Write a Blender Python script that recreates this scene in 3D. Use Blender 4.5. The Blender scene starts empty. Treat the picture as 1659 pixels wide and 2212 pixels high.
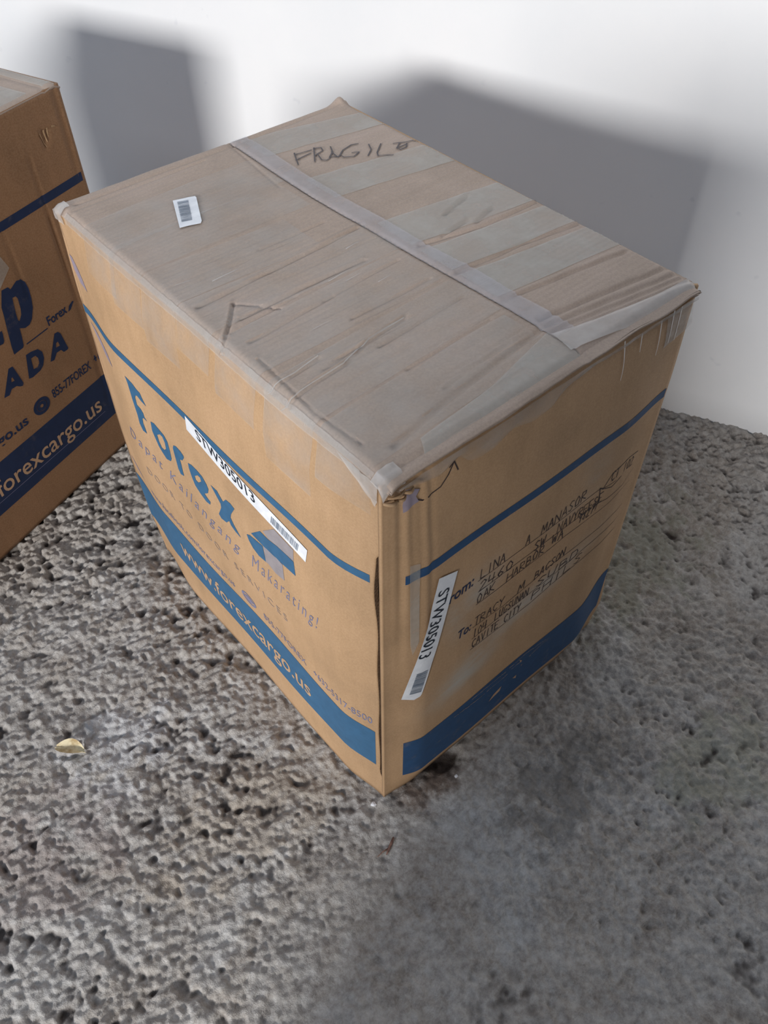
import bpy, bmesh, math, random
import numpy as np
from mathutils import Vector, Matrix
from mathutils.geometry import tessellate_polygon

scene = bpy.context.scene
C = scene.collection
rng = np.random.RandomState(7)
random.seed(5)

# ------------------------------------------------------------------ camera
CAM = (-0.30458, -0.36132, 1.18985)
RIGHT = (0.75801, -0.65223, -0.00406)
DOWN = (-0.49480, -0.57084, -0.65530)
FWD = (0.42504, 0.49867, -0.75542)
cd = bpy.data.cameras.new('camera'); cam = bpy.data.objects.new('camera', cd); C.objects.link(cam)
m = Matrix.Identity(4)
for i in range(3):
    m[i][0] = RIGHT[i]; m[i][1] = -DOWN[i]; m[i][2] = -FWD[i]; m[i][3] = CAM[i]
cam.matrix_world = m
cd.sensor_fit = 'HORIZONTAL'; cd.sensor_width = 36; cd.lens = 36*1762.67/1659; cd.clip_start = .02
scene.camera = cam

# ------------------------------------------------------------------ light, exposure
# frame of the back wall: W0 a point at its foot, T along it (to the right), N into it
W0 = np.array([1.025, .245, 0.]); N = np.array([.9, .437, 0.]); N /= np.linalg.norm(N); T = np.array([N[1], -N[0], 0.])
def room(a, d, z=0.): return W0 + T*a - N*d + np.array([0, 0, z])
world = bpy.data.worlds.new('world'); scene.world = world; world.use_nodes = True
bg = world.node_tree.nodes['Background']; bg.inputs[0].default_value = (.66, .77, 1, 1); bg.inputs[1].default_value = .085
def area(name, loc, target, sx, sy, power, col):
    l = bpy.data.lights.new(name, 'AREA'); l.shape = 'RECTANGLE'; l.size = sx; l.size_y = sy; l.energy = power; l.color = col
    o = bpy.data.objects.new(name, l); C.objects.link(o); o.location = loc
    o.rotation_euler = (Vector(target)-Vector(loc)).to_track_quat('-Z', 'Y').to_euler(); return o
area('daylight_opening', room(-.5, 8.0, 2.25), room(-.45, 0, .55), 2.1, 1.0, 590, (1, .985, .97))
area('sky_fill', room(-1.9, 2.5, 3.1), room(-.5, .3, .4), 1.8, 1.4, 36, (.70, .82, 1))  # added bluish fill lamp for the shadows; no opening is known there
scene.view_settings.view_transform = 'Standard'; scene.view_settings.look = 'None'
scene.view_settings.exposure = 0.0; scene.view_settings.gamma = 1; scene.view_settings.use_curve_mapping = False

# ------------------------------------------------------------------ material helpers
def new_mat(name):
    mt = bpy.data.materials.new(name); mt.use_nodes = True
    nt = mt.node_tree; return mt, nt, nt.nodes['Principled BSDF']
def nd(nt, kind, **kw):
    n = nt.nodes.new(kind)
    for k, v in kw.items(): setattr(n, k, v)
    return n
def ramp(nt, src, stops, interp='LINEAR'):
    r = nd(nt, 'ShaderNodeValToRGB'); cr = r.color_ramp; cr.interpolation = interp
    cr.elements[0].position, cr.elements[0].color = stops[0][0], (*stops[0][1], 1)
    cr.elements[1].position, cr.elements[1].color = stops[-1][0], (*stops[-1][1], 1)
    for p, c in stops[1:-1]:
        e = cr.elements.new(p); e.color = (*c, 1)
    nt.links.new(src, r.inputs[0]); return r.outputs[0]
def noise(nt, vec, scale, detail=4, rough=.55, dist=0):
    n = nd(nt, 'ShaderNodeTexNoise'); n.inputs['Scale'].default_value = scale; n.inputs['Detail'].default_value = detail
    n.inputs['Roughness'].default_value = rough; n.inputs['Distortion'].default_value = dist
    nt.links.new(vec, n.inputs['Vector']); return n.outputs['Fac']
def mapping(nt, scale=(1, 1, 1)):
    tc = nd(nt, 'ShaderNodeTexCoord'); mp = nd(nt, 'ShaderNodeMapping'); mp.inputs['Scale'].default_value = scale
    nt.links.new(tc.outputs['Object'], mp.inputs['Vector']); return mp.outputs['Vector']
def mix(nt, fac, a, b, mode='MIX'):
    n = nd(nt, 'ShaderNodeMix', data_type='RGBA', blend_type=mode)
    for sock, v in ((n.inputs['Factor'], fac), (n.inputs['A'], a), (n.inputs['B'], b)):
        if hasattr(v, 'is_linked'): nt.links.new(v, sock)
        elif isinstance(v, (int, float)): sock.default_value = v
        else: sock.default_value = (*v, 1)
    return n.outputs['Result']
def math_(nt, op, a, b=0.):
    n = nd(nt, 'ShaderNodeMath', operation=op)
    for i, v in enumerate((a, b)):
        if hasattr(v, 'is_linked'): nt.links.new(v, n.inputs[i])
        else: n.inputs[i].default_value = v
    return n.outputs[0]
def bump(nt, bs, h, strength, dist):
    b = nd(nt, 'ShaderNodeBump'); b.inputs['Strength'].default_value = strength; b.inputs['Distance'].default_value = dist
    nt.links.new(h, b.inputs['Height']); nt.links.new(b.outputs[0], bs.inputs['Normal'])

def cardboard(name, base=(.50, .30, .155), fibre=(1, 1, 8), sheen_scuffs=(), axes=None, rough=.62):
    mt, nt, bs = new_mat(name)
    v = mapping(nt); vf = mapping(nt, fibre)
    n1 = noise(nt, v, 9, 5); n2 = noise(nt, vf, 60, 3); n3 = noise(nt, v, 420, 2)
    dark = tuple(c*.80 for c in base); lite = (min(1, base[0]*1.12), base[1]*1.13, base[2]*1.18)
    col = ramp(nt, n1, [(.3, dark), (.5, base), (.72, lite)])
    col = mix(nt, .28, col, ramp(nt, n2, [(.3, tuple(c*.78 for c in base)), (.7, lite)]))
    col = mix(nt, .12, col, ramp(nt, n3, [(.35, (.25, .16, .09)), (.65, (.7, .5, .32))]))
    if sheen_scuffs:                                   # rubbed greyish wear and film gloss painted as patches in the board colour
        tc = nd(nt, 'ShaderNodeTexCoord'); sp = nd(nt, 'ShaderNodeSeparateXYZ'); nt.links.new(tc.outputs['Object'], sp.inputs[0])
        U, V = sp.outputs[axes[0]], sp.outputs[axes[1]]
        tot = None
        for (cu, cv, ru, rv, ang, amt) in sheen_scuffs:
            cu -= .4533/2            # object origin sits at the middle of the box
            ca, sa = math.cos(ang), math.sin(ang)
            du = math_(nt, 'SUBTRACT', U, cu); dv = math_(nt, 'SUBTRACT', V, cv)
            a = math_(nt, 'ADD', math_(nt, 'MULTIPLY', du, ca/ru), math_(nt, 'MULTIPLY', dv, sa/ru))
            b = math_(nt, 'ADD', math_(nt, 'MULTIPLY', du, -sa/rv), math_(nt, 'MULTIPLY', dv, ca/rv))
            r2 = math_(nt, 'ADD', math_(nt, 'MULTIPLY', a, a), math_(nt, 'MULTIPLY', b, b))
            g = math_(nt, 'MULTIPLY', math_(nt, 'EXPONENT', math_(nt, 'MULTIPLY', r2, -1.0)), amt)
            tot = g if tot is None else math_(nt, 'MAXIMUM', tot, g)
        nz = ramp(nt, noise(nt, mapping(nt, (1, 1, 2.5)), 26, 4), [(.3, (.35,)*3), (.62, (1,)*3)])
        tot = math_(nt, 'MULTIPLY', tot, nz)
        col = mix(nt, tot, col, (.47, .45, .40))
    nt.links.new(col, bs.inputs['Base Color'])
    bs.inputs['Roughness'].default_value = rough
    bs.inputs['Specular IOR Level'].default_value = .35
    bump(nt, bs, n2, .12, .002)
    return mt
def ink(name, col, rough=.55, worn=.0):
    mt, nt, bs = new_mat(name); v = mapping(nt)
    c = mix(nt, .5, col, ramp(nt, noise(nt, v, 70, 4), [(.3, tuple(x*.8 for x in col)), (.7, tuple(min(1, x*1.2) for x in col))]))
    if worn: c = mix(nt, ramp(nt, noise(nt, v, 40, 6, .7), [(.58, (0,)*3), (.75, (worn,)*3)]), c, (.34, .25, .17))
    nt.links.new(c, bs.inputs['Base Color']); bs.inputs['Roughness'].default_value = rough
    bs.inputs['Specular IOR Level'].default_value = .35
    return mt
def film(name, fac, col, rough=.28, streak=(6, 90, 6), bumpd=.0006, spread=.12):
    """clear packing tape: partly see-through, partly a dusty grey sheet, glossy"""
    mt, nt, bs = new_mat(name)
    v = mapping(nt, streak)
    bs.inputs['Base Color'].default_value = (*col, 1); bs.inputs['Roughness'].default_value = rough
    n1 = noise(nt, v, 5, 4); bump(nt, bs, n1, .35, bumpd)
    tr = nd(nt, 'ShaderNodeBsdfTransparent'); mx = nd(nt, 'ShaderNodeMixShader')
    f = ramp(nt, noise(nt, mapping(nt), 24, 5), [(.3, (max(0, fac-spread),)*3), (.7, (min(1, fac+spread),)*3)])
    nt.links.new(f, mx.inputs[0]); nt.links.new(tr.outputs[0], mx.inputs[1]); nt.links.new(bs.outputs[0], mx.inputs[2])
    nt.links.new(mx.outputs[0], nt.nodes['Material Output'].inputs['Surface'])
    return mt

CB_BASE = (.48, .300, .162)
M = {}
M['cb_left'] = cardboard('cardboard_left', CB_BASE, (1, 1, .12))
M['cb_right'] = cardboard('cardboard_right', CB_BASE, (1, 1, .12), sheen_scuffs=[
    (.142, .415, .035, .030, .3, .75), (.128, .245, .055, .030, .35, .95), (.24, .30, .10, .024, .25, .9),
    (.10, .39, .02, .05, .2, .4), (.335, .485, .03, .05, 0, .25), (.30, .44, .05, .015, .1, .3)], axes=(0, 2))
M['cb'] = cardboard('cardboard_plain', CB_BASE, (1, 1, .12))
M['cb_top'] = cardboard('cardboard_top', (.40, .315, .26), (.06, 1, 1))
M['cb_shaded'] = cardboard('cardboard_second_box_shaded', (.26, .135, .065), (1, 1, .12))  # same board as the big box; its shade is put into the colour
M['cb_torn'] = cardboard('cardboard_torn', (.42, .27, .15), (1, 1, 1), rough=.9)
M['ink'] = ink('blue_ink_lit', (.040, .125, .235), .5)  # same ink as the right side, lightened and hazed for the lit side
M['ink_r'] = ink('blue_ink_shaded_rubbed', (.020, .070, .165), .5, worn=.3)  # same blue ink darkened for the shaded side, plus rubbed spots
M['ink_dark'] = ink('dark_blue_ink', (.012, .026, .075), .5, worn=.2)
M['ink_text'] = ink('violet_blue_print', (.20, .20, .30), .6)
M['ink_faint'] = ink('faint_brown_print', (.36, .27, .22), .6)
M['ink_grey'] = ink('grey_print', (.30, .27, .28), .5)
M['pen'] = ink('ball_pen', (.045, .03, .03), .5)
M['marker'] = ink('grey_marker', (.09, .08, .085), .6)
M['stamp'] = ink('violet_stamp', (.30, .25, .30), .6)
M['kraft_print'] = ink('bare_kraft', (.48, .31, .19), .6)
M['kraft_dim'] = ink('bare_kraft_dim', (.22, .20, .22), .6)
M['paper'] = ink('label_paper', (.80, .82, .86), .35)
M['black'] = ink('label_black', (.012, .018, .03), .4)
M['bar'] = ink('barcode_grey', (.20, .24, .30), .4)
M['tape'] = film('clear_tape', .36, (.56, .56, .52), .28)
M['tape_thin'] = film('clear_tape_thin', .15, (.60, .59, .56), .26, bumpd=.0006)
M['tape_white'] = film('clear_tape_wrinkled', .38, (.56, .54, .57), .30, bumpd=.0015)
M['tape_edge'] = film('clear_tape_edge', .30, (.66, .62, .57), .10, (20, 120, 40), .0016)
M['film'] = film('loose_film', .32, (.50, .465, .43), .14, (12, 12, 40), .002, .2)
M['glint'] = film('tape_glint', .85, (.92, .89, .86), .2)  # near-white colour paints the glints on the tape
M['board_edge'] = cardboard('open_board_edge', (.085, .042, .020), (1, 1, 1), rough=.95)  # shade deep in the open flutes is put into this dark colour
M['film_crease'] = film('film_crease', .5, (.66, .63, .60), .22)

# ------------------------------------------------------------------ mesh helpers
def link_obj(name, me, mat, parent=None, smooth=True):
    o = bpy.data.objects.new(name, me); C.objects.link(o)
    if mat: me.materials.append(mat)
    if smooth: me.polygons.foreach_set('use_smooth', [True]*len(me.polygons))
    if parent:
        o.parent = parent
        L = parent.location if parent.parent is None else Vector((0, 0, 0))
        if parent.parent is None: me.transform(Matrix.Translation(-L))
        else: me.transform(Matrix.Translation(-parent.parent.location))
    me.update(); return o
def mesh_from(name, V, F, mat, parent=None, smooth=True):
    me = bpy.data.meshes.new(name); me.from_pydata([tuple(map(float, v)) for v in V], [], F); me.validate()
    return link_obj(name, me, mat, parent, smooth)
def grid_faces(nu, nv, off=0, flip=False):
    F = []
    for i in range(nu-1):
        for j in range(nv-1):
            a = off+i*nv+j; q = (a, a+nv, a+nv+1, a+1)
            F.append(q[::-1] if flip else q)
    return F
def shell(name, P, th, mat, parent, flip=False):
    """P: (nu,nv,3) outer surface; gives it thickness th on the inner side"""
    nu, nv = P.shape[:2]
    du = np.gradient(P, axis=0); dv = np.gradient(P, axis=1)
    n = np.cross(du, dv); n /= np.linalg.norm(n, axis=2, keepdims=True)+1e-12
    if flip: n = -n
    Q = P-n*th
    V = np.concatenate([P.reshape(-1, 3), Q.reshape(-1, 3)])
    k = nu*nv
    F = grid_faces(nu, nv, 0, flip)+grid_faces(nu, nv, k, not flip)
    def rim(idx):
        for a, b in zip(idx, idx[1:]):
            F.append((a, b, b+k, a+k))
    rim([j for j in range(nv)]); rim([(nu-1)*nv+j for j in range(nv)]); rim([i*nv for i in range(nu)]); rim([i*nv+nv-1 for i in range(nu)])
    me = bpy.data.meshes.new(name); me.from_pydata(V.tolist(), [], F)
    bm = bmesh.new(); bm.from_mesh(me); bmesh.ops.recalc_face_normals(bm, faces=bm.faces); bm.to_mesh(me); bm.free()
    o = link_obj(name, me, mat, parent, True)
    return o
def thing(name, loc, label, cat, group=None):
    o = bpy.data.objects.new(name, None); C.objects.link(o); o.location = loc; o.empty_display_size = .1
    o['label'] = label; o['category'] = cat
    if group: o['group'] = group
    return o
def structure(o): o['kind'] = 'structure'; return o

# ---- flat pieces that follow a surface: 2-D triangles are cut on a grid, then wrapped on the surface
class Flat:
    def __init__(s): s.V = []; s.F = []
    def poly(s, outer, holes=()):
        loops = [[Vector((p[0], p[1], 0)) for p in L] for L in [outer, *holes]]
        flat = [p for L in loops for p in L]; k = len(s.V)
        s.V += [(p.x, p.y) for p in flat]
        s.F += [tuple(k+i for i in t) for t in tessellate_polygon(loops)]
    def stroke(s, pts, w, w1=None):
        for i, (a, b) in enumerate(zip(pts, pts[1:])):
            a = np.array(a, float); b = np.array(b, float); d = b-a; l = np.linalg.norm(d)
            if l < 1e-6: continue
            d /= l; n = np.array([-d[1], d[0]]); a2 = a-d*w*.35; b2 = b+d*w*.35; k = len(s.V)
            h = w/2; h1 = (w if w1 is None else w1)/2
            s.V += [tuple(a2+n*h), tuple(a2-n*h), tuple(b2-n*h1), tuple(b2+n*h1)]; s.F += [(k, k+1, k+2), (k, k+2, k+3)]
    def ellipse(s, c, rx, ry, n=20, ri=None):
        o = [(c[0]+rx*math.cos(t*2*math.pi/n), c[1]+ry*math.sin(t*2*math.pi/n)) for t in range(n)]
        r_ = ri or 0
        h = [(c[0]+rx*r_*math.cos(t*2*math.pi/n), c[1]+ry*r_*math.sin(t*2*math.pi/n)) for t in range(n)]
        s.poly(o, [h] if ri else [])
    def text(s, txt, p0, p1, up, height, bold=0., shear=0., spacing=1.):
        """type txt with baseline p0->p1; up: 2-D direction of the letter tops, height of capitals"""
        cu = bpy.data.curves.new('t', 'FONT'); cu.body = txt; cu.offset = bold; cu.shear = shear; cu.space_character = spacing; cu.resolution_u = 3
        ob = bpy.data.objects.new('t', cu); C.objects.link(ob)
        me = bpy.data.meshes.new_from_object(ob.evaluated_get(bpy.context.evaluated_depsgraph_get()))
        co = np.array([v.co[:2] for v in me.vertices]); fs = [tuple(p.vertices) for p in me.polygons]
        bpy.data.objects.remove(ob); bpy.data.curves.remove(cu); bpy.data.meshes.remove(me)
        x0, x1 = co[:, 0].min(), co[:, 0].max()
        p0 = np.array(p0, float); p1 = np.array(p1, float); up = np.array(up, float); up /= np.linalg.norm(up)
        k = len(s.V)
        q = p0+np.outer((co[:, 0]-x0)/(x1-x0), p1-p0)+np.outer(co[:, 1]/.70*height, up)
        s.V += [tuple(r) for r in q]; s.F += [tuple(k+i for i in f) for f in fs]
    def build(s, name, surf, off, mat, parent, cell=.012):
        bm = bmesh.new(); vs = [bm.verts.new((a, b, 0)) for a, b in s.V]
        for f in s.F:
            try: bm.faces.new([vs[i] for i in f])
            except ValueError: pass
        co = np.array(s.V)
        for ax in (0, 1):
            lo, hi = co[:, ax].min(), co[:, ax].max()
            k = math.floor(lo/cell)+1
            while k*cell < hi:
                no = (1, 0, 0) if ax == 0 else (0, 1, 0); pc = (k*cell, 0, 0) if ax == 0 else (0, k*cell, 0)
                bmesh.ops.bisect_plane(bm, geom=bm.verts[:]+bm.edges[:]+bm.faces[:], plane_co=pc, plane_no=no, dist=1e-6); k += 1
        q = np.array([v.co[:2] for v in bm.verts]); P = surf(q[:, 0], q[:, 1], off)
        for v, p in zip(bm.verts, P): v.co = p
        me = bpy.data.meshes.new(name); bm.to_mesh(me); bm.free()
        return link_obj(name, me, mat, parent, True)

# single-stroke capitals for the handwriting, on a 1 x 1 cell
SF = {'A': [[(0, 0), (.5, 1), (1, 0)], [(.2, .4), (.8, .4)]], 'B': [[(0, 0), (0, 1), (.7, .9), (.7, .6), (0, .5), (.9, .4), (.9, .1), (0, 0)]],
 'C': [[(1, .85), (.6, 1), (.1, .7), (.1, .3), (.5, 0), (1, .15)]], 'D': [[(0, 0), (0, 1), (.7, .9), (.9, .5), (.7, .1), (0, 0)]],
 'E': [[(1, 1), (0, 1), (0, 0), (1, 0)], [(0, .5), (.7, .5)]], 'F': [[(1, 1), (0, 1), (0, 0)], [(0, .5), (.7, .5)]],
 'G': [[(1, .85), (.5, 1), (.1, .6), (.2, .1), (.7, 0), (1, .4), (.6, .4)]], 'H': [[(0, 0), (0, 1)], [(1, 0), (1, 1)], [(0, .5), (1, .5)]],
 'I': [[(.5, 0), (.5, 1)]], 'K': [[(0, 0), (0, 1)], [(.9, 1), (0, .45), (1, 0)]], 'L': [[(0, 1), (0, 0), (.9, 0)]],
 'M': [[(0, 0), (.1, 1), (.5, .3), (.9, 1), (1, 0)]], 'N': [[(0, 0), (0, 1), (1, 0), (1, 1)]], 'O': [[(.5, 1), (.05, .6), (.2, .05), (.8, .05), (.95, .6), (.5, 1)]],
 'P': [[(0, 0), (0, 1), (.8, .9), (.8, .55), (0, .45)]], 'R': [[(0, 0), (0, 1), (.8, .9), (.8, .6), (0, .5), (1, 0)]],
 'S': [[(.95, .85), (.5, 1), (.1, .75), (.85, .3), (.5, 0), (.05, .15)]], 'T': [[(0, 1), (1, 1)], [(.5, 1), (.5, 0)]], 'U': [[(0, 1), (.1, .1), (.8, .05), (.95, 1)]],
 'V': [[(0, 1), (.5, 0), (1, 1)]], 'W': [[(0, 1), (.25, 0), (.5, .7), (.75, 0), (1, 1)]], 'Y': [[(0, 1), (.5, .5), (1, 1)], [(.5, .5), (.4, 0)]],
 '0': [[(.5, 1), (.05, .6), (.2, .05), (.8, .05), (.95, .6), (.5, 1)]], '1': [[(.5, 0), (.5, 1)]], '2': [[(.05, .8), (.5, 1), (.9, .75), (0, 0), (1, 0)]],
 '4': [[(.1, 1), (0, .4), (1, .4)], [(.8, 1), (.7, 0)]], '6': [[(.8, 1), (.1, .4), (.4, 0), (.9, .25), (.5, .5), (.1, .3)]], '7': [[(0, 1), (1, 1), (.4, 0)]],
 '8': [[(.5, .5), (.1, .8), (.5, 1), (.9, .8), (.1, .2), (.5, 0), (.9, .25), (.5, .5)]], '9': [[(.9, .7), (.4, .5), (.1, .8), (.6, 1), (.9, .7), (.6, 0)]]}
def write(fl, word, p0, p1, h, w, slant=.18):
    p0 = np.array(p0); p1 = np.array(p1); n = len(word); st = (p1-p0)/n
    for i, ch in enumerate(word):
        for L in SF.get(ch, []):
            j = rng.uniform(-.05, .05, 2)
            pts = [p0+st*(i+.12+.76*(x+j[0]+slant*y*.6))+np.array([0, h*(y+j[1])]) for x, y in L]
            fl.stroke(pts, w*rng.uniform(.8, 1.15))

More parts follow.
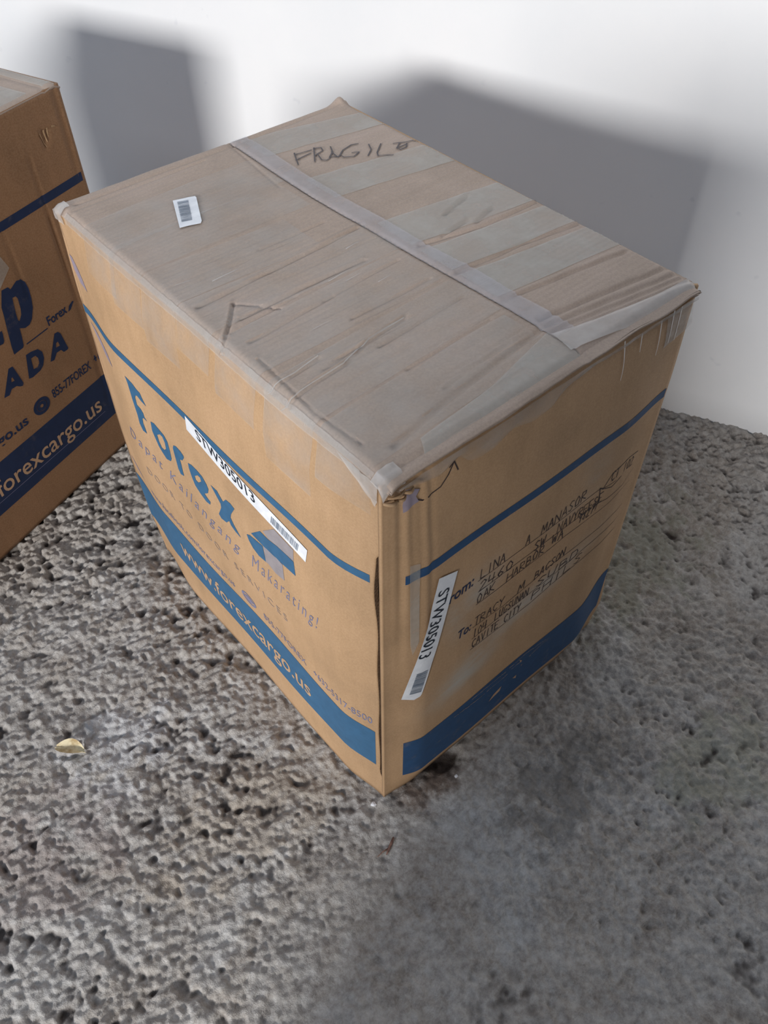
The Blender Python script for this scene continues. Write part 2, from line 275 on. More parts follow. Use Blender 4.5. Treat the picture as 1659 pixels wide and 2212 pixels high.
D={
 'F':[(0.5098,0.4887),(0.4919,0.4871),(0.4824,0.4831),(0.474,0.4818),(0.4707,0.4746),(0.464,0.4656),(0.4752,0.4672),(0.485,0.4703),(0.4898,0.468),(0.4923,0.4625),(0.4919,0.4506),(0.4833,0.4493),(0.4779,0.4445),(0.477,0.4382),(0.4713,0.4344),(0.4802,0.4347),(0.4845,0.4312),(0.4858,0.4219),(0.4834,0.4142),(0.4816,0.4053),(0.4928,0.4033),(0.4984,0.4134),(0.4981,0.4279),(0.4998,0.4373),(0.5027,0.4519),(0.5043,0.4643),(0.5063,0.4783)],
 'o':[(0.4603,0.4418),(0.4512,0.4447),(0.4395,0.4419),(0.4278,0.4392),(0.421,0.4324),(0.4187,0.4178),(0.4183,0.4034),(0.4224,0.3962),(0.4344,0.3916),(0.4442,0.3976),(0.4513,0.4038),(0.4568,0.4149),(0.4614,0.4245)],
 'oh':[(0.4488,0.4258),(0.4397,0.433),(0.4334,0.4327),(0.4294,0.4248),(0.4294,0.4139),(0.4358,0.4074),(0.4423,0.4075),(0.4465,0.4147)],
 'r':[(0.4046,0.4377),(0.3976,0.4409),(0.3867,0.4398),(0.38,0.4367),(0.3796,0.4335),(0.3855,0.4247),(0.3926,0.4213),(0.391,0.4125),(0.39,0.4013),(0.3887,0.3938),(0.398,0.3905),(0.4026,0.3974),(0.4043,0.41),(0.4068,0.4245),(0.4076,0.4311)],
 'e':[(0.3701,0.4315),(0.3606,0.4351),(0.3482,0.4356),(0.3351,0.4341),(0.3258,0.427),(0.3223,0.4207),(0.3254,0.4118),(0.3358,0.4025),(0.3291,0.3995),(0.3223,0.3976),(0.3242,0.3913),(0.3337,0.3892),(0.3465,0.3931),(0.3588,0.3992),(0.3651,0.41),(0.3697,0.4229)],
 'eh':[(0.3564,0.4186),(0.3478,0.4265),(0.3415,0.4273),(0.3397,0.4215),(0.3484,0.4129),(0.3546,0.4127)],
 'x':[(0.3142,0.4356),(0.2988,0.4372),(0.2923,0.4317),(0.287,0.4275),(0.2785,0.4382),(0.2676,0.4401),(0.2592,0.4374),(0.2708,0.4177),(0.2733,0.4093),(0.2681,0.401),(0.2545,0.3871),(0.266,0.3887),(0.2757,0.3932),(0.2784,0.3986),(0.2863,0.3892),(0.2984,0.3867),(0.3037,0.3911),(0.2945,0.4102),(0.2945,0.4176),(0.3043,0.4267)],
 'b1':[(0.238,0.4091),(0.2306,0.4138),(0.203,0.4185),(0.2003,0.3898),(0.2156,0.3872),(0.2275,0.3919),(0.2347,0.3998)],
 'b2':[(0.2263,0.4214),(0.2041,0.445),(0.1881,0.4446),(0.1692,0.4483),(0.1537,0.4492),(0.1378,0.4496),(0.1357,0.4259),(0.1589,0.4233),(0.1779,0.4217),(0.2,0.42)],
 'b3':[(0.2014,0.42),(0.1777,0.4231),(0.1618,0.4219),(0.1618,0.3905),(0.1805,0.3864),(0.1952,0.3907),(0.2003,0.3898)],
 'b4':[(0.197,0.4518),(0.1725,0.476),(0.1589,0.4739),(0.1369,0.4715),(0.1377,0.4508),(0.1536,0.4499),(0.1691,0.449),(0.1879,0.446)],
 'stkL':[(0.3467,0.5289),(0.3518,0.5031),(0.1137,0.4719),(0.1094,0.4959)],
 'stkLtxt':[(0.3244,0.522),(0.3267,0.5038),(0.2051,0.4897),(0.2008,0.5011)],
 'stkLbar':[(0.1736,0.4977),(0.1764,0.4852),(0.1279,0.4785),(0.1246,0.4917)],
 'smudge':[(0.6295,0.601),(0.6162,0.5903),(0.5828,0.5805),(0.5914,0.503),(0.5592,0.4934),(0.5517,0.4752)],
 'stkR':[(0.0697,0.4948),(0.0982,0.4839),(0.0491,0.2791),(0.047,0.2747),(0.0389,0.2712),(0.0232,0.2819)],
 'stkRtxt':[(0.0724,0.4694),(0.0891,0.4599),(0.0539,0.3698),(0.0444,0.3647)],
 'stkRbar':[(0.0413,0.3314),(0.0568,0.3283),(0.0477,0.2848),(0.0327,0.2876)],
 'stkT':[(0.1132,0.5245),(0.1396,0.5161),(0.1393,0.5122),(0.1136,0.4591),(0.11,0.4556),(0.0858,0.4632)],
 'stkTbar':[(0.1151,0.5171),(0.1279,0.5124),(0.1062,0.4679),(0.0941,0.4724)],
 'R1':[(0.1346,0.4321),(0.1785,0.432),(0.2109,0.4331),(0.327,0.4374),(0.3523,0.4362),(0.3579,0.4299),(0.3869,0.4186)],
 'R2':[(0.1363,0.4101),(0.1559,0.4089),(0.2685,0.4126),(0.3461,0.4078),(0.3712,0.3957),(0.4139,0.3837)],
 'R3':[(0.1341,0.3865),(0.1686,0.3836),(0.2667,0.3907),(0.2921,0.3949),(0.3191,0.3914)],
 'T1':[(0.1331,0.3403),(0.1884,0.3312),(0.2404,0.3407),(0.266,0.3531),(0.3218,0.3475),(0.3666,0.3474),(0.3956,0.3431),(0.4228,0.3321)],
 'T2':[(0.1338,0.3137),(0.1826,0.313),(0.225,0.3152),(0.2803,0.3178),(0.3466,0.3271),(0.3788,0.3274),(0.4234,0.3073)],
 'T3':[(0.1322,0.291),(0.1908,0.2849),(0.2429,0.287),(0.2857,0.2994),(0.3744,0.3041),(0.4097,0.2912),(0.4343,0.2806)],
 'words':{'LINA':[(0.137,0.4348),(0.1787,0.4343)],'A':[(0.2117,0.4355),(0.2203,0.4356)],'MANASOR':[(0.2373,0.4336),(0.3212,0.4412)],'2460':[(0.1358,0.4116),(0.195,0.4089)],'SW':[(0.2281,0.4105),(0.251,0.411)],'NAVYREESE':[(0.2706,0.4141),(0.3608,0.4069)],'OAK':[(0.1345,0.3882),(0.1658,0.3903)],'HARBOR':[(0.1853,0.3861),(0.2517,0.3926)],'WA':[(0.2625,0.3985),(0.2876,0.3939)],'98277':[(0.3138,0.3975),(0.3539,0.3971)],'TRACY':[(0.1341,0.3418),(0.1888,0.339)],'M':[(0.2116,0.3373),(0.225,0.3424)],'BACSON':[(0.2422,0.3414),(0.2999,0.3475)],'104':[(0.1339,0.3163),(0.1608,0.3149)],'LUGSUNAN':[(0.1743,0.3151),(0.2366,0.3148)],'SUBD':[(0.248,0.3191),(0.3359,0.3193)],'CAVITE':[(0.134,0.2932),(0.1847,0.2915)],'CITY':[(0.1935,0.2903),(0.2257,0.2905)],'PHILS':[(0.2431,0.2966),(0.3463,0.3008)],'rom:':[(0.0969,0.4336),(0.1268,0.4309)],'To:':[(0.1076,0.3416),(0.1296,0.3382)],'CT 102':[(0.3705,0.4338),(0.4285,0.4228)]},
 'arrow':[(0.0367,0.6361),(0.0486,0.6268),(0.0558,0.6268),(0.0713,0.6291),(0.0817,0.6372),(0.0905,0.6479)],
 'arrowh':[(0.0843,0.6445),(0.0905,0.6479),(0.0943,0.636)],
 'smR':[(0.0285,0.6544),(0.046,0.6426),(0.0406,0.6372),(0.0438,0.6293),(0.0328,0.6287),(0.025,0.6259),(0.0247,0.636)],
 'filmR':[(0.4165,0.6207),(0.4107,0.6585),(0.4327,0.6622),(0.4552,0.663),(0.468,0.6238),(0.4587,0.6189),(0.4422,0.6167),(0.4167,0.6133)],
 'scr':[[(0.3994,0.6578),(0.4011,0.6138)],[(0.3673,0.6561),(0.3655,0.6362)],[(0.3386,0.6598),(0.34,0.611)],[(0.4198,0.6621),(0.423,0.6193)],[(0.4332,0.6611),(0.4362,0.6166)]],
 'bandtxt':[[(0.1123,0.1403),(0.1756,0.1328)],[(0.1467,0.1501),(0.2185,0.1446)],[(0.1788,0.1335),(0.222,0.1318)],[(0.2248,0.1462),(0.2687,0.1508)],[(0.2297,0.1364),(0.2545,0.1376)],[(0.2521,0.1511),(0.3038,0.1428)],[(0.2691,0.1307),(0.2944,0.1394)]],
 'bandlogo':[[(0.1864,0.0944),(0.1953,0.1045),(0.2125,0.1092),(0.2095,0.0989),(0.1963,0.0964)],[(0.2371,0.1033),(0.2456,0.1039),(0.2452,0.0952)],[(0.2455,0.1462),(0.2529,0.1371),(0.2502,0.1335)],[(0.252,0.1226),(0.255,0.1249),(0.2546,0.122)]],
 'filmlow':[(0.0115,0.6796),(0.0321,0.677),(0.064,0.6682),(0.0865,0.6726),(0.1029,0.6587),(0.1387,0.6562),(0.1638,0.6614),(0.2164,0.6581),(0.2553,0.6868),(0.2968,0.6912),(0.3735,0.6802),(0.4355,0.6903)],
 'seam':[(0.2568,0.6361),(0.2398,0.4808),(0.248,0.3084),(0.266,0.1728),(0.2588,0.0528)],
 'seamR':[(0.2888,0.6081),(0.2856,0.5442),(0.2782,0.4616),(0.2832,0.3993),(0.2701,0.3261),(0.2851,0.1923),(0.2732,0.1205),(0.2687,0.07)],
 'tapeR_edge':[(0.4598,0.5653),(0.4611,0.5162),(0.4583,0.4321),(0.4573,0.373),(0.4593,0.2952),(0.4559,0.2333),(0.4581,0.2164),(0.452,0.1673),(0.4489,0.1506),(0.4394,0.1019)],
 'tapeR_seam':[(0.2752,0.6071),(0.2856,0.5442),(0.2782,0.4616),(0.2832,0.3993),(0.2763,0.3207),(0.2752,0.2581),(0.2765,0.2439),(0.2729,0.1908),(0.2723,0.1792),(0.2714,0.1221)],
 'ridge':[[(0.2712,0.0658),(0.4496,0.0392)],[(0.2689,0.0543),(0.4502,0.0242)],[(0.2684,0.0445),(0.4507,0.0154)],[(0.2578,0.0537),(0.1099,0.0376),(0.0361,0.0249)],[(0.2661,0.0393),(0.4527,0.0066)]],
 'creases':[[(0.2452,0.3271),(0.1241,0.3205),(0.0173,0.3157)],[(0.2085,0.2703),(0.113,0.2713),(0.0399,0.2692)],[(0.1696,0.1595),(0.1186,0.1546),(0.0741,0.1402),(0.0352,0.1375),(-0.0075,0.1311)],[(0.0619,0.1649),(0.03,0.16),(-0.0039,0.1581)],[(0.0492,0.2967),(0.0272,0.2698),(-0.0021,0.2398)],[(0.0492,0.2967),(0.0819,0.2572)],[(0.0165,0.2025),(0.0109,0.1059),(0.0163,0.0458)],[(0.2524,0.6271),(0.2429,0.547),(0.2329,0.4663)],[(0.1079,0.2645),(0.0196,0.2558)],[(0.1376,0.2386),(0.0251,0.2309)],[(0.2369,0.2468),(0.125,0.2384)],[(0.2393,0.1961),(0.1266,0.1938)],[(0.2417,0.1479),(0.1183,0.14)],[(0.2346,0.0998),(0.1152,0.0951)],[(0.1751,0.1621),(0.0545,0.1479)],[(0.2232,0.3642),(0.1303,0.365)],[(0.2209,0.0606),(0.1235,0.0519)]],
 'rcre':[[(0.4517,0.2295),(0.3563,0.2342),(0.2739,0.2527)],[(0.4463,0.1625),(0.3596,0.1779),(0.2665,0.1843)],[(0.3936,0.2952),(0.3417,0.2819)],[(0.3972,0.255),(0.3596,0.2451)],[(0.3075,0.2497),(0.3551,0.2561)],[(0.4396,0.0889),(0.3459,0.1032),(0.2672,0.1146)]],
 'fragile':[[(0.3006,0.5276),(0.2854,0.4983)],[(0.2986,0.5237),(0.3221,0.5184)],[(0.2904,0.5104),(0.3163,0.512)],[(0.329,0.5219),(0.3067,0.4906)],[(0.3272,0.5196),(0.3361,0.5157),(0.3328,0.5071),(0.316,0.5029)],[(0.3208,0.5025),(0.3161,0.4879),(0.3202,0.4824),(0.3267,0.4842)],[(0.3475,0.5096),(0.3406,0.4965),(0.327,0.4858)],[(0.3395,0.4974),(0.3364,0.4795),(0.3446,0.4834)],[(0.3293,0.4875),(0.3372,0.4806)],[(0.3819,0.4931),(0.3719,0.4959),(0.3547,0.4917),(0.3428,0.4832),(0.3423,0.4742),(0.3541,0.4677),(0.3672,0.4732),(0.3592,0.4782)],[(0.3916,0.4826),(0.3848,0.4692),(0.3698,0.4576)],[(0.4048,0.473),(0.3852,0.4574),(0.3798,0.4489),(0.3867,0.4447),(0.3966,0.4379)],[(0.4185,0.463),(0.4306,0.4562),(0.4525,0.449)],[(0.4246,0.4576),(0.4124,0.4489),(0.4131,0.4425),(0.4239,0.4426),(0.4322,0.4509)],[(0.4144,0.4491),(0.4298,0.4492)]],
 'lb_stripe':[(-0.1831,0.5448),(-0.1905,0.5293),(0.0004,0.5443),(-0.0051,0.5309)],
 'lb_p':[(-0.2285,0.4502),(-0.216,0.449),(-0.2128,0.4429),(-0.1974,0.4496),(-0.1876,0.447),(-0.1826,0.4389),(-0.1809,0.4263),(-0.1825,0.4089),(-0.1866,0.3927),(-0.1961,0.3763),(-0.2041,0.3701),(-0.2145,0.3699),(-0.2245,0.3758),(-0.2268,0.3598),(-0.2296,0.3454),(-0.2327,0.3417),(-0.243,0.3417),(-0.2527,0.3413),(-0.2516,0.3557),(-0.2469,0.3865),(-0.2421,0.4119),(-0.2403,0.4258)],
 'lb_ph':[(-0.2157,0.4289),(-0.2088,0.4279),(-0.2065,0.4223),(-0.2087,0.4042),(-0.2117,0.395),(-0.2194,0.3866),(-0.2215,0.3902),(-0.2202,0.4037)],
 'lb_q':[(-0.2566,0.3917),(-0.2572,0.3843),(-0.2598,0.3737),(-0.2632,0.3704),(-0.2666,0.371)],
 'lb_A1':[(-0.2731,0.3262),(-0.2648,0.325),(-0.2631,0.3178),(-0.2578,0.2846),(-0.2609,0.2807),(-0.2664,0.283),(-0.2718,0.2882),(-0.2828,0.2896),(-0.2913,0.2824),(-0.3019,0.2843)],
 'lb_A1h':[(-0.2756,0.3076),(-0.2728,0.308),(-0.2716,0.2997),(-0.2781,0.3009)],
 'lb_D':[(-0.2331,0.3266),(-0.2217,0.3259),(-0.2077,0.3217),(-0.2013,0.3119),(-0.2022,0.2992),(-0.2093,0.288),(-0.2182,0.2832),(-0.2366,0.2815),(-0.2449,0.2839)],
 'lb_Dh':[(-0.2267,0.315),(-0.2165,0.3139),(-0.2131,0.3067),(-0.2148,0.2969),(-0.2208,0.2925),(-0.2296,0.2939)],
 'lb_A2':[(-0.165,0.326),(-0.1573,0.3246),(-0.1531,0.3182),(-0.1483,0.2831),(-0.1517,0.2817),(-0.1598,0.2828),(-0.1639,0.29),(-0.1746,0.2911),(-0.1844,0.2817),(-0.1931,0.2841)],
 'lb_A2h':[(-0.1687,0.308),(-0.1642,0.3086),(-0.1628,0.2991),(-0.172,0.3004)],
 'lb_forex':[(-0.1713,0.349),(-0.1277,0.3448),(-0.1228,0.3464),(-0.1061,0.3525)],
 'lb_tag':[(-0.2229,0.3432),(-0.1731,0.3419)],
 'lb_phone':[(-0.2143,0.2182),(-0.1145,0.2148),(-0.1066,0.2246),(-0.0893,0.2177)],
 'lb_globe':[(-0.2431,0.2207),(-0.2623,0.2196),(-0.223,0.2214)],
 'lb_url':[(-0.3429,0.2122),(-0.2794,0.2092),(-0.3359,0.2268)],
 'lb_band':[(-0.3566,0.1837),(-0.091,0.1822),(-0.0902,0.0846),(-0.3616,0.0851)],
 'lb_bigurl':[(-0.3765,0.1208),(-0.1252,0.1162),(-0.1172,0.1418),(-0.3848,0.125)],
 'lb_cut':[(-0.0625,0.6285),(-0.0599,0.6076),(-0.0269,0.6301),(-0.043,0.6279)],
 'lb_creases':[[(-0.0964,0.6033),(-0.0943,0.2041)],[(-0.1896,0.5312),(-0.1855,0.4129)],[(-0.0959,0.5078),(-0.1018,0.1169)]],
 'floor':[(-0.3315,0.3874),(-0.3045,0.3561),(-0.3083,0.3794),(-0.0273,-0.0526),(-0.0505,-0.0641),(0.7425,0.0266),(-0.01,0.0036),(0.0842,0.0105)],
}

# ------------------------------------------------------------------ surfaces of the big box (numpy)
DX, DY, H = .4533, .6196, .684
def sm(t): t = np.clip(t, 0, 1); return t*t*(3-2*t)
def lerp(tab, z):
    z = np.clip(np.asarray(z, float), tab[0][0], tab[-1][0]); out = np.zeros_like(z)+tab[0][1]
    for (a, p), (b, q) in zip(tab, tab[1:]):
        k = (z >= a) & (z <= b); out = np.where(k, p+(q-p)*sm((z-a)/(b-a)), out)
    return out
AL = [(0, .012), (.086, .0135), (.187, .0125), (.342, .019), (.53, .0128), (.62, .009), (.684, 0)]
RL = [(0, 0), (.086, .003), (.53, .004), (.684, 0)]
AR = [(0, .008), (.055, .020), (.157, .019), (.35, .014), (.53, .009), (.62, .003), (.684, -.006)]
CX = [(0, .010), (.055, .026), (.157, .015), (.53, .011), (.684, .004)]
AY = [(0, 0), (.086, .020), (.187, .030), (.35, .026), (.53, .016), (.684, 0)]
def left_face(y, z, off=0.):
    g = sm(y/.075)*sm((DY+lerp(AY, z)-y)/.12)
    x = -lerp(AL, z)*g+lerp(RL, z)*np.exp(-(np.maximum(y, 0)/.028)**2)
    x = x+.0008*np.sin(y*23+z*11)*sm(y/.05)+.0006*np.sin(z*31-y*17)*sm(y/.05)
    return np.stack([x-off, y+0*x, z+0*x], -1)
def right_face(x, z, off=0.):
    g = sm(x/.058)*sm((DX+lerp(CX, z)-x)/.10)
    y = -lerp(AR, z)*g
    fl = sm((z-.30)/.25)*sm((.085-x)/.04)*sm(x/.01)
    y = y+fl*(.0007*np.cos(x*6.28318/.021)+.0004*np.cos(x*6.28318/.0125+1))+.0008*np.sin(x*27+z*9)*g
    return np.stack([x+0*y, y-off, z+0*y], -1)
def vnoise(x, y, scale, seed):
    """smooth value noise"""
    r = np.random.RandomState(seed).rand(256, 256)
    u = x/scale+1000.3; v = y/scale+1000.7; i = np.floor(u).astype(int); j = np.floor(v).astype(int); fu = sm(u-i); fv = sm(v-j)
    a = r[i % 256, j % 256]; b = r[(i+1) % 256, j % 256]; c = r[i % 256, (j+1) % 256]; d = r[(i+1) % 256, (j+1) % 256]
    return (a*(1-fu)+b*fu)*(1-fv)+(c*(1-fu)+d*fu)*fv-.5
def seg_dist(x, y, pts):
    best = np.full(np.shape(x), 9.)
    for (ax, ay), (bx, by) in zip(pts, pts[1:]):
        dx, dy = bx-ax, by-ay; t = np.clip(((x-ax)*dx+(y-ay)*dy)/(dx*dx+dy*dy), 0, 1)
        best = np.minimum(best, np.hypot(x-ax-t*dx, y-ay-t*dy))
    return best
CREASES = []                                        # polyline, depth (+ groove, - ridge), half width
for k, c in enumerate(D['creases']):
    dep = [.0022, .0018, .0016, .0014, .0020, .0014, .0018, .0008][k] if k < 8 else rng.uniform(.0010, .0018)
    CREASES.append((c, dep*1.35, .0017))
    if k in (0, 1, 2, 3, 4, 6): CREASES.append(([(p[0], p[1]+.005) for p in c], -dep*.6, .0022))
for c in D['rcre']: CREASES.append((c, .0022, .0022)); CREASES.append(([(p[0], p[1]+.005) for p in c], -.001, .003))
for c, dep in zip(D['ridge'], (.0035, .003, .003, .0035, .003)): CREASES.append((c, dep, .0028))
CREASES.append(([(.02, DY-.022), (.25, DY-.018), (.44, DY-.012)], .002, .003))
CREASES.append(([(.01, DY-.034), (.2, DY-.03)], .0015, .0025))
for k in range(46):                                 # light corrugation lines across the near flap
    y = rng.uniform(.05, .42); x0 = rng.uniform(0, .15); l = rng.uniform(.05, .16)
    CREASES.append(([(x0, y), (min(x0+l, .245), y+rng.uniform(-.002, .002))], rng.uniform(.0003, .0008), .0013))
SEAM_Y = [p[1] for p in D['seam']][::-1]; SEAM_X = [p[0] for p in D['seam']][::-1]
def seam_x(y): return np.interp(y, [0, .1, .25, .42, .62], [.2615, .262, .256, .2475, .2545])
def top_z(x, y):
    x = np.asarray(x, float); y = np.asarray(y, float)
    z = H+.0016*vnoise(x, y, .16, 3)+.0010*vnoise(x, y, .05, 4)+.0004*vnoise(x, y*3, .02, 5)
    z = z+.00018*np.sin(y*6.28318/.0075)
    z = z-.007*np.clip((.011-x)/.011, 0, 1)**2-.006*np.clip((x-DX+.008)/.008, 0, 1)**2-.006*np.clip((y-DY+.010)/.010, 0, 1)**2
    z = z-.011*np.clip((.010-y)/.014, 0, 1)**2
    z = z-.0016*np.exp(-((x-seam_x(y)-.001)/.0025)**2)
    for c, dep, w in CREASES:
        z = z-dep*np.exp(-(seg_dist(x, y, c)/w)**2)
    z = z+.009*np.exp(-(np.hypot(x-DX+.004, (y-DY+.003)*1.3)/.015)**2)
    return z
def top_face(x, y, off=0.):
    z = top_z(x, y); return np.stack([x+0*z, y+0*z, z+off], -1)

# ------------------------------------------------------------------ room
def slab(name, a0, a1, d0, d1, z0, z1, mat):
    V = [room(a, d, z) for a in (a0, a1) for d in (d0, d1) for z in (z0, z1)]
    F = [(0, 1, 3, 2), (4, 6, 7, 5), (0, 4, 5, 1), (2, 3, 7, 6), (0, 2, 6, 4), (1, 5, 7, 3)]
    me = bpy.data.meshes.new(name); me.from_pydata([tuple(v) for v in V], [], F)
    bm = bmesh.new(); bm.from_mesh(me); bmesh.ops.recalc_face_normals(bm, faces=bm.faces); bm.to_mesh(me); bm.free()
    return structure(link_obj(name, me, mat, None, False))
mt, nt, bs = new_mat('white_wall_paint'); v = mapping(nt)
col = ramp(nt, noise(nt, v, 3, 4), [(.3, (.80, .81, .82)), (.7, (.86, .86, .86))])
col = mix(nt, ramp(nt, noise(nt, v, 30, 2, .4), [(.74, (0,)*3), (.80, (.25,)*3)]), col, (.55, .57, .62))
nt.links.new(col, bs.inputs['Base Color']); bs.inputs['Roughness'].default_value = .75
bump(nt, bs, noise(nt, v, 160, 3), .08, .002); M['wall'] = mt
slab('wall_back', -3.2, 2.4, -.12, 0, -.05, 2.7, M['wall'])
slab('shade_parapet', -.22, 2.4, 1.62, 1.77, -.05, .40, M['wall'])      # unseen low parapet added behind the camera to shade floor and right side
slab('shade_post_1', -.235, .03, 1.60, 1.85, -.05, .98, M['wall'])            # unseen post added to cast shade on the right side of the big box

# rough concrete floor: a real height field
ga = np.concatenate([np.linspace(-3.2, -2.0, 30)[:-1], np.linspace(-2.0, -1.40, 110)[:-1], np.arange(-1.40, .43, .0023), np.linspace(.43, 1.25, 150)[:-1], np.linspace(1.25, 2.4, 40)])
gd = np.concatenate([np.linspace(-.10, 1.58, 730)[:-1], np.linspace(1.58, 2.0, 70)[:-1], np.linspace(2.0, 4.2, 40)])
A_, D_ = np.meshgrid(ga, gd, indexing='ij')
X_ = W0[0]+T[0]*A_-N[0]*D_; Y_ = W0[1]+T[1]*A_-N[1]*D_
lump = .6*vnoise(X_, Y_, .055, 11)+.6*vnoise(X_, Y_, .022, 12)+.8*vnoise(X_, Y_*1.2, .0105, 13)+.75*vnoise(X_, Y_*1.2, .0060, 14)
lump = lump-.5*np.abs(vnoise(X_, Y_, .013, 15))+.12
rough_amt = .62+.75*sm(.5+1.2*vnoise(X_, Y_, .38, 21)+.5*vnoise(X_, Y_, .13, 22))+.30*sm((-A_-.15)/.4)
clus = sm(.5+1.5*vnoise(X_, Y_, .16, 33)+.5*vnoise(X_, Y_, .07, 34))
pit = np.clip(-(vnoise(X_, Y_, .020, 31)+.8*vnoise(X_, Y_, .009, 32))-.30+.26*clus, 0, 1)
Z_ = -.0048+.0074*rough_amt*lump-.014*rough_amt*pit*(.35+.65*sm((.10-A_)/.45))+.005*vnoise(X_, Y_, .3, 41)
Z_ = np.minimum(Z_, .0035)
for (px, py, r, dep) in [(D['floor'][5][0], D['floor'][5][1], .010, .010), (D['floor'][7][0], D['floor'][7][1], .022, .016), (.11, -.02, .02, .012), (-.06, -.30, .05, .008)]:
    Z_ -= dep*np.exp(-(((X_-px)**2+(Y_-py)**2)/r**2))
# keep the concrete just below the undersides of both boxes
E1 = np.array([-.935, -.354]); E1 /= np.linalg.norm(E1); D1 = np.array([E1[1], -E1[0]])
LB = np.array([.17, .955]); LW, LD = .62, .345
lx = (X_-LB[0])*E1[0]+(Y_-LB[1])*E1[1]; ly = (X_-LB[0])*D1[0]+(Y_-LB[1])*D1[1]
inb = ((X_ > -.03) & (X_ < DX+.04) & (Y_ > -.035) & (Y_ < DY+.05)) | ((lx > -.03) & (lx < LW+.03) & (ly > -.03) & (ly < LD+.03))
Z_ = np.where(inb, np.minimum(Z_, -.0006), Z_)
nu, nv = A_.shape
verts = np.stack([X_, Y_, Z_], -1).reshape(-1, 3).astype(np.float32)
idx = np.arange(nu*nv).reshape(nu, nv)
quads = np.stack([idx[:-1, :-1], idx[:-1, 1:], idx[1:, 1:], idx[1:, :-1]], -1).reshape(-1, 4)
me = bpy.data.meshes.new('floor'); me.vertices.add(len(verts)); me.vertices.foreach_set('co', verts.ravel())
me.loops.add(quads.size); me.loops.foreach_set('vertex_index', quads.ravel().astype(np.int32))
me.polygons.add(len(quads)); me.polygons.foreach_set('loop_start', np.arange(0, quads.size, 4, dtype=np.int32)); me.polygons.foreach_set('loop_total', np.full(len(quads), 4, dtype=np.int32))
me.update(calc_edges=True)
if me.polygons[0].normal.z < 0: me.flip_normals()
mt, nt, bs = new_mat('rough_concrete'); v = mapping(nt)
c1 = ramp(nt, noise(nt, v, 3.4, 5, .6, .5), [(.30, (.29, .245, .195)), (.43, (.47, .44, .41)), (.52, (.38, .315, .25)), (.62, (.53, .52, .51)), (.78, (.31, .285, .235))])
c2 = ramp(nt, noise(nt, v, 13, 6, .7), [(.32, (.13, .105, .10)), (.45, (.38, .35, .32)), (.60, (.53, .505, .475)), (.74, (.66, .65, .635))])
col = mix(nt, .5, c1, c2)
col = mix(nt, .42, col, ramp(nt, noise(nt, v, 75, 5, .75), [(.34, (.06, .05, .045)), (.50, (.34, .32, .30)), (.70, (.64, .63, .61))]))
tcf = nd(nt, 'ShaderNodeTexCoord'); spf = nd(nt, 'ShaderNodeSeparateXYZ'); nt.links.new(tcf.outputs['Object'], spf.inputs[0])
edge = noise(nt, v, 22, 4, .65)
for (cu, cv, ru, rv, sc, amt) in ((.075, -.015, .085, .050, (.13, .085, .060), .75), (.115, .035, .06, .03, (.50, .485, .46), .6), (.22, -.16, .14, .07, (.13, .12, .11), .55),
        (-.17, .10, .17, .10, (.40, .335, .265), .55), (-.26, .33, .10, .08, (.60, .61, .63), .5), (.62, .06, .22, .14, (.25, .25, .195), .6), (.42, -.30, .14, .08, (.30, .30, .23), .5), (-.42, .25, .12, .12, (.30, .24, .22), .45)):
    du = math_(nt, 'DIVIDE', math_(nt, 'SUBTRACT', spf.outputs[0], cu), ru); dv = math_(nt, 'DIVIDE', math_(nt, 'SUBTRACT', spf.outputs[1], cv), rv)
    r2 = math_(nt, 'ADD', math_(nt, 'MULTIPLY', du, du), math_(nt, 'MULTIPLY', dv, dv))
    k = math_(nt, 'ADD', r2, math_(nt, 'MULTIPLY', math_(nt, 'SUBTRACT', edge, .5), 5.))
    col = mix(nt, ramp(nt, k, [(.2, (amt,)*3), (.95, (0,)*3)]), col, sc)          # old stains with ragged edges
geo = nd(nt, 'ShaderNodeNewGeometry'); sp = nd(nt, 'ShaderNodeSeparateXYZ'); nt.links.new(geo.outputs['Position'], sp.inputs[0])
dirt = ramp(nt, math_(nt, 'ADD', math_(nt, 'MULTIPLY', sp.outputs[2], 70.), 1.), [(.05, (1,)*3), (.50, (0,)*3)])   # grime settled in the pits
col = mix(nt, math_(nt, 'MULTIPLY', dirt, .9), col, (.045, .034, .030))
nt.links.new(col, bs.inputs['Base Color']); bs.inputs['Roughness'].default_value = .85; bs.inputs['Specular IOR Level'].default_value = .25
bump(nt, bs, noise(nt, v, 260, 4, .7), .8, .003); M['floor'] = mt
structure(link_obj('floor', me, M['floor'], None, True))

# ------------------------------------------------------------------ the big box
box = thing('shipping_box', (DX/2, DY/2, 0), 'large brown cardboard shipping box in the centre with FRAGILE written on top', 'box', 'cargo boxes')
TH = .0045
zs = np.concatenate([np.linspace(0, .62, 56), np.linspace(.625, .677, 12)])
ys = np.concatenate([np.linspace(0, .1, 26)[:-1], np.linspace(.1, 1, 70)])
def panel_left():
    P = np.zeros((len(ys), len(zs), 3))
    for j, z in enumerate(zs):
        y0 = .0020+.0092*sm((z-.045)/.03)*sm((.585-z)/.02)+.003*math.exp(-((z-.50)/.05)**2)+.0008*math.sin(z*40)     # the open slit at the front corner
        y = y0+(ys)*(DY+float(lerp(AY, z))-y0-.001)
        P[:, j] = left_face(y, np.full_like(y, z))
    return P
shell('side_panel', panel_left(), TH, M['cb_left'], box, True)
xs = np.concatenate([np.linspace(0, .22, 50)[:-1], np.linspace(.22, 1, 60)])
def panel_right():
    P = np.zeros((len(xs), len(zs), 3))
    for j, z in enumerate(zs):
        x = xs*(DX+float(lerp(CX, z)))
        P[:, j] = right_face(x, np.full_like(x, z))
        P[:, j, 1] += .017*sm((z-.648)/.018)*sm((xs-.03)/.06)*sm((1.0-xs)/.04)         # pushed in under the top edge
    return P
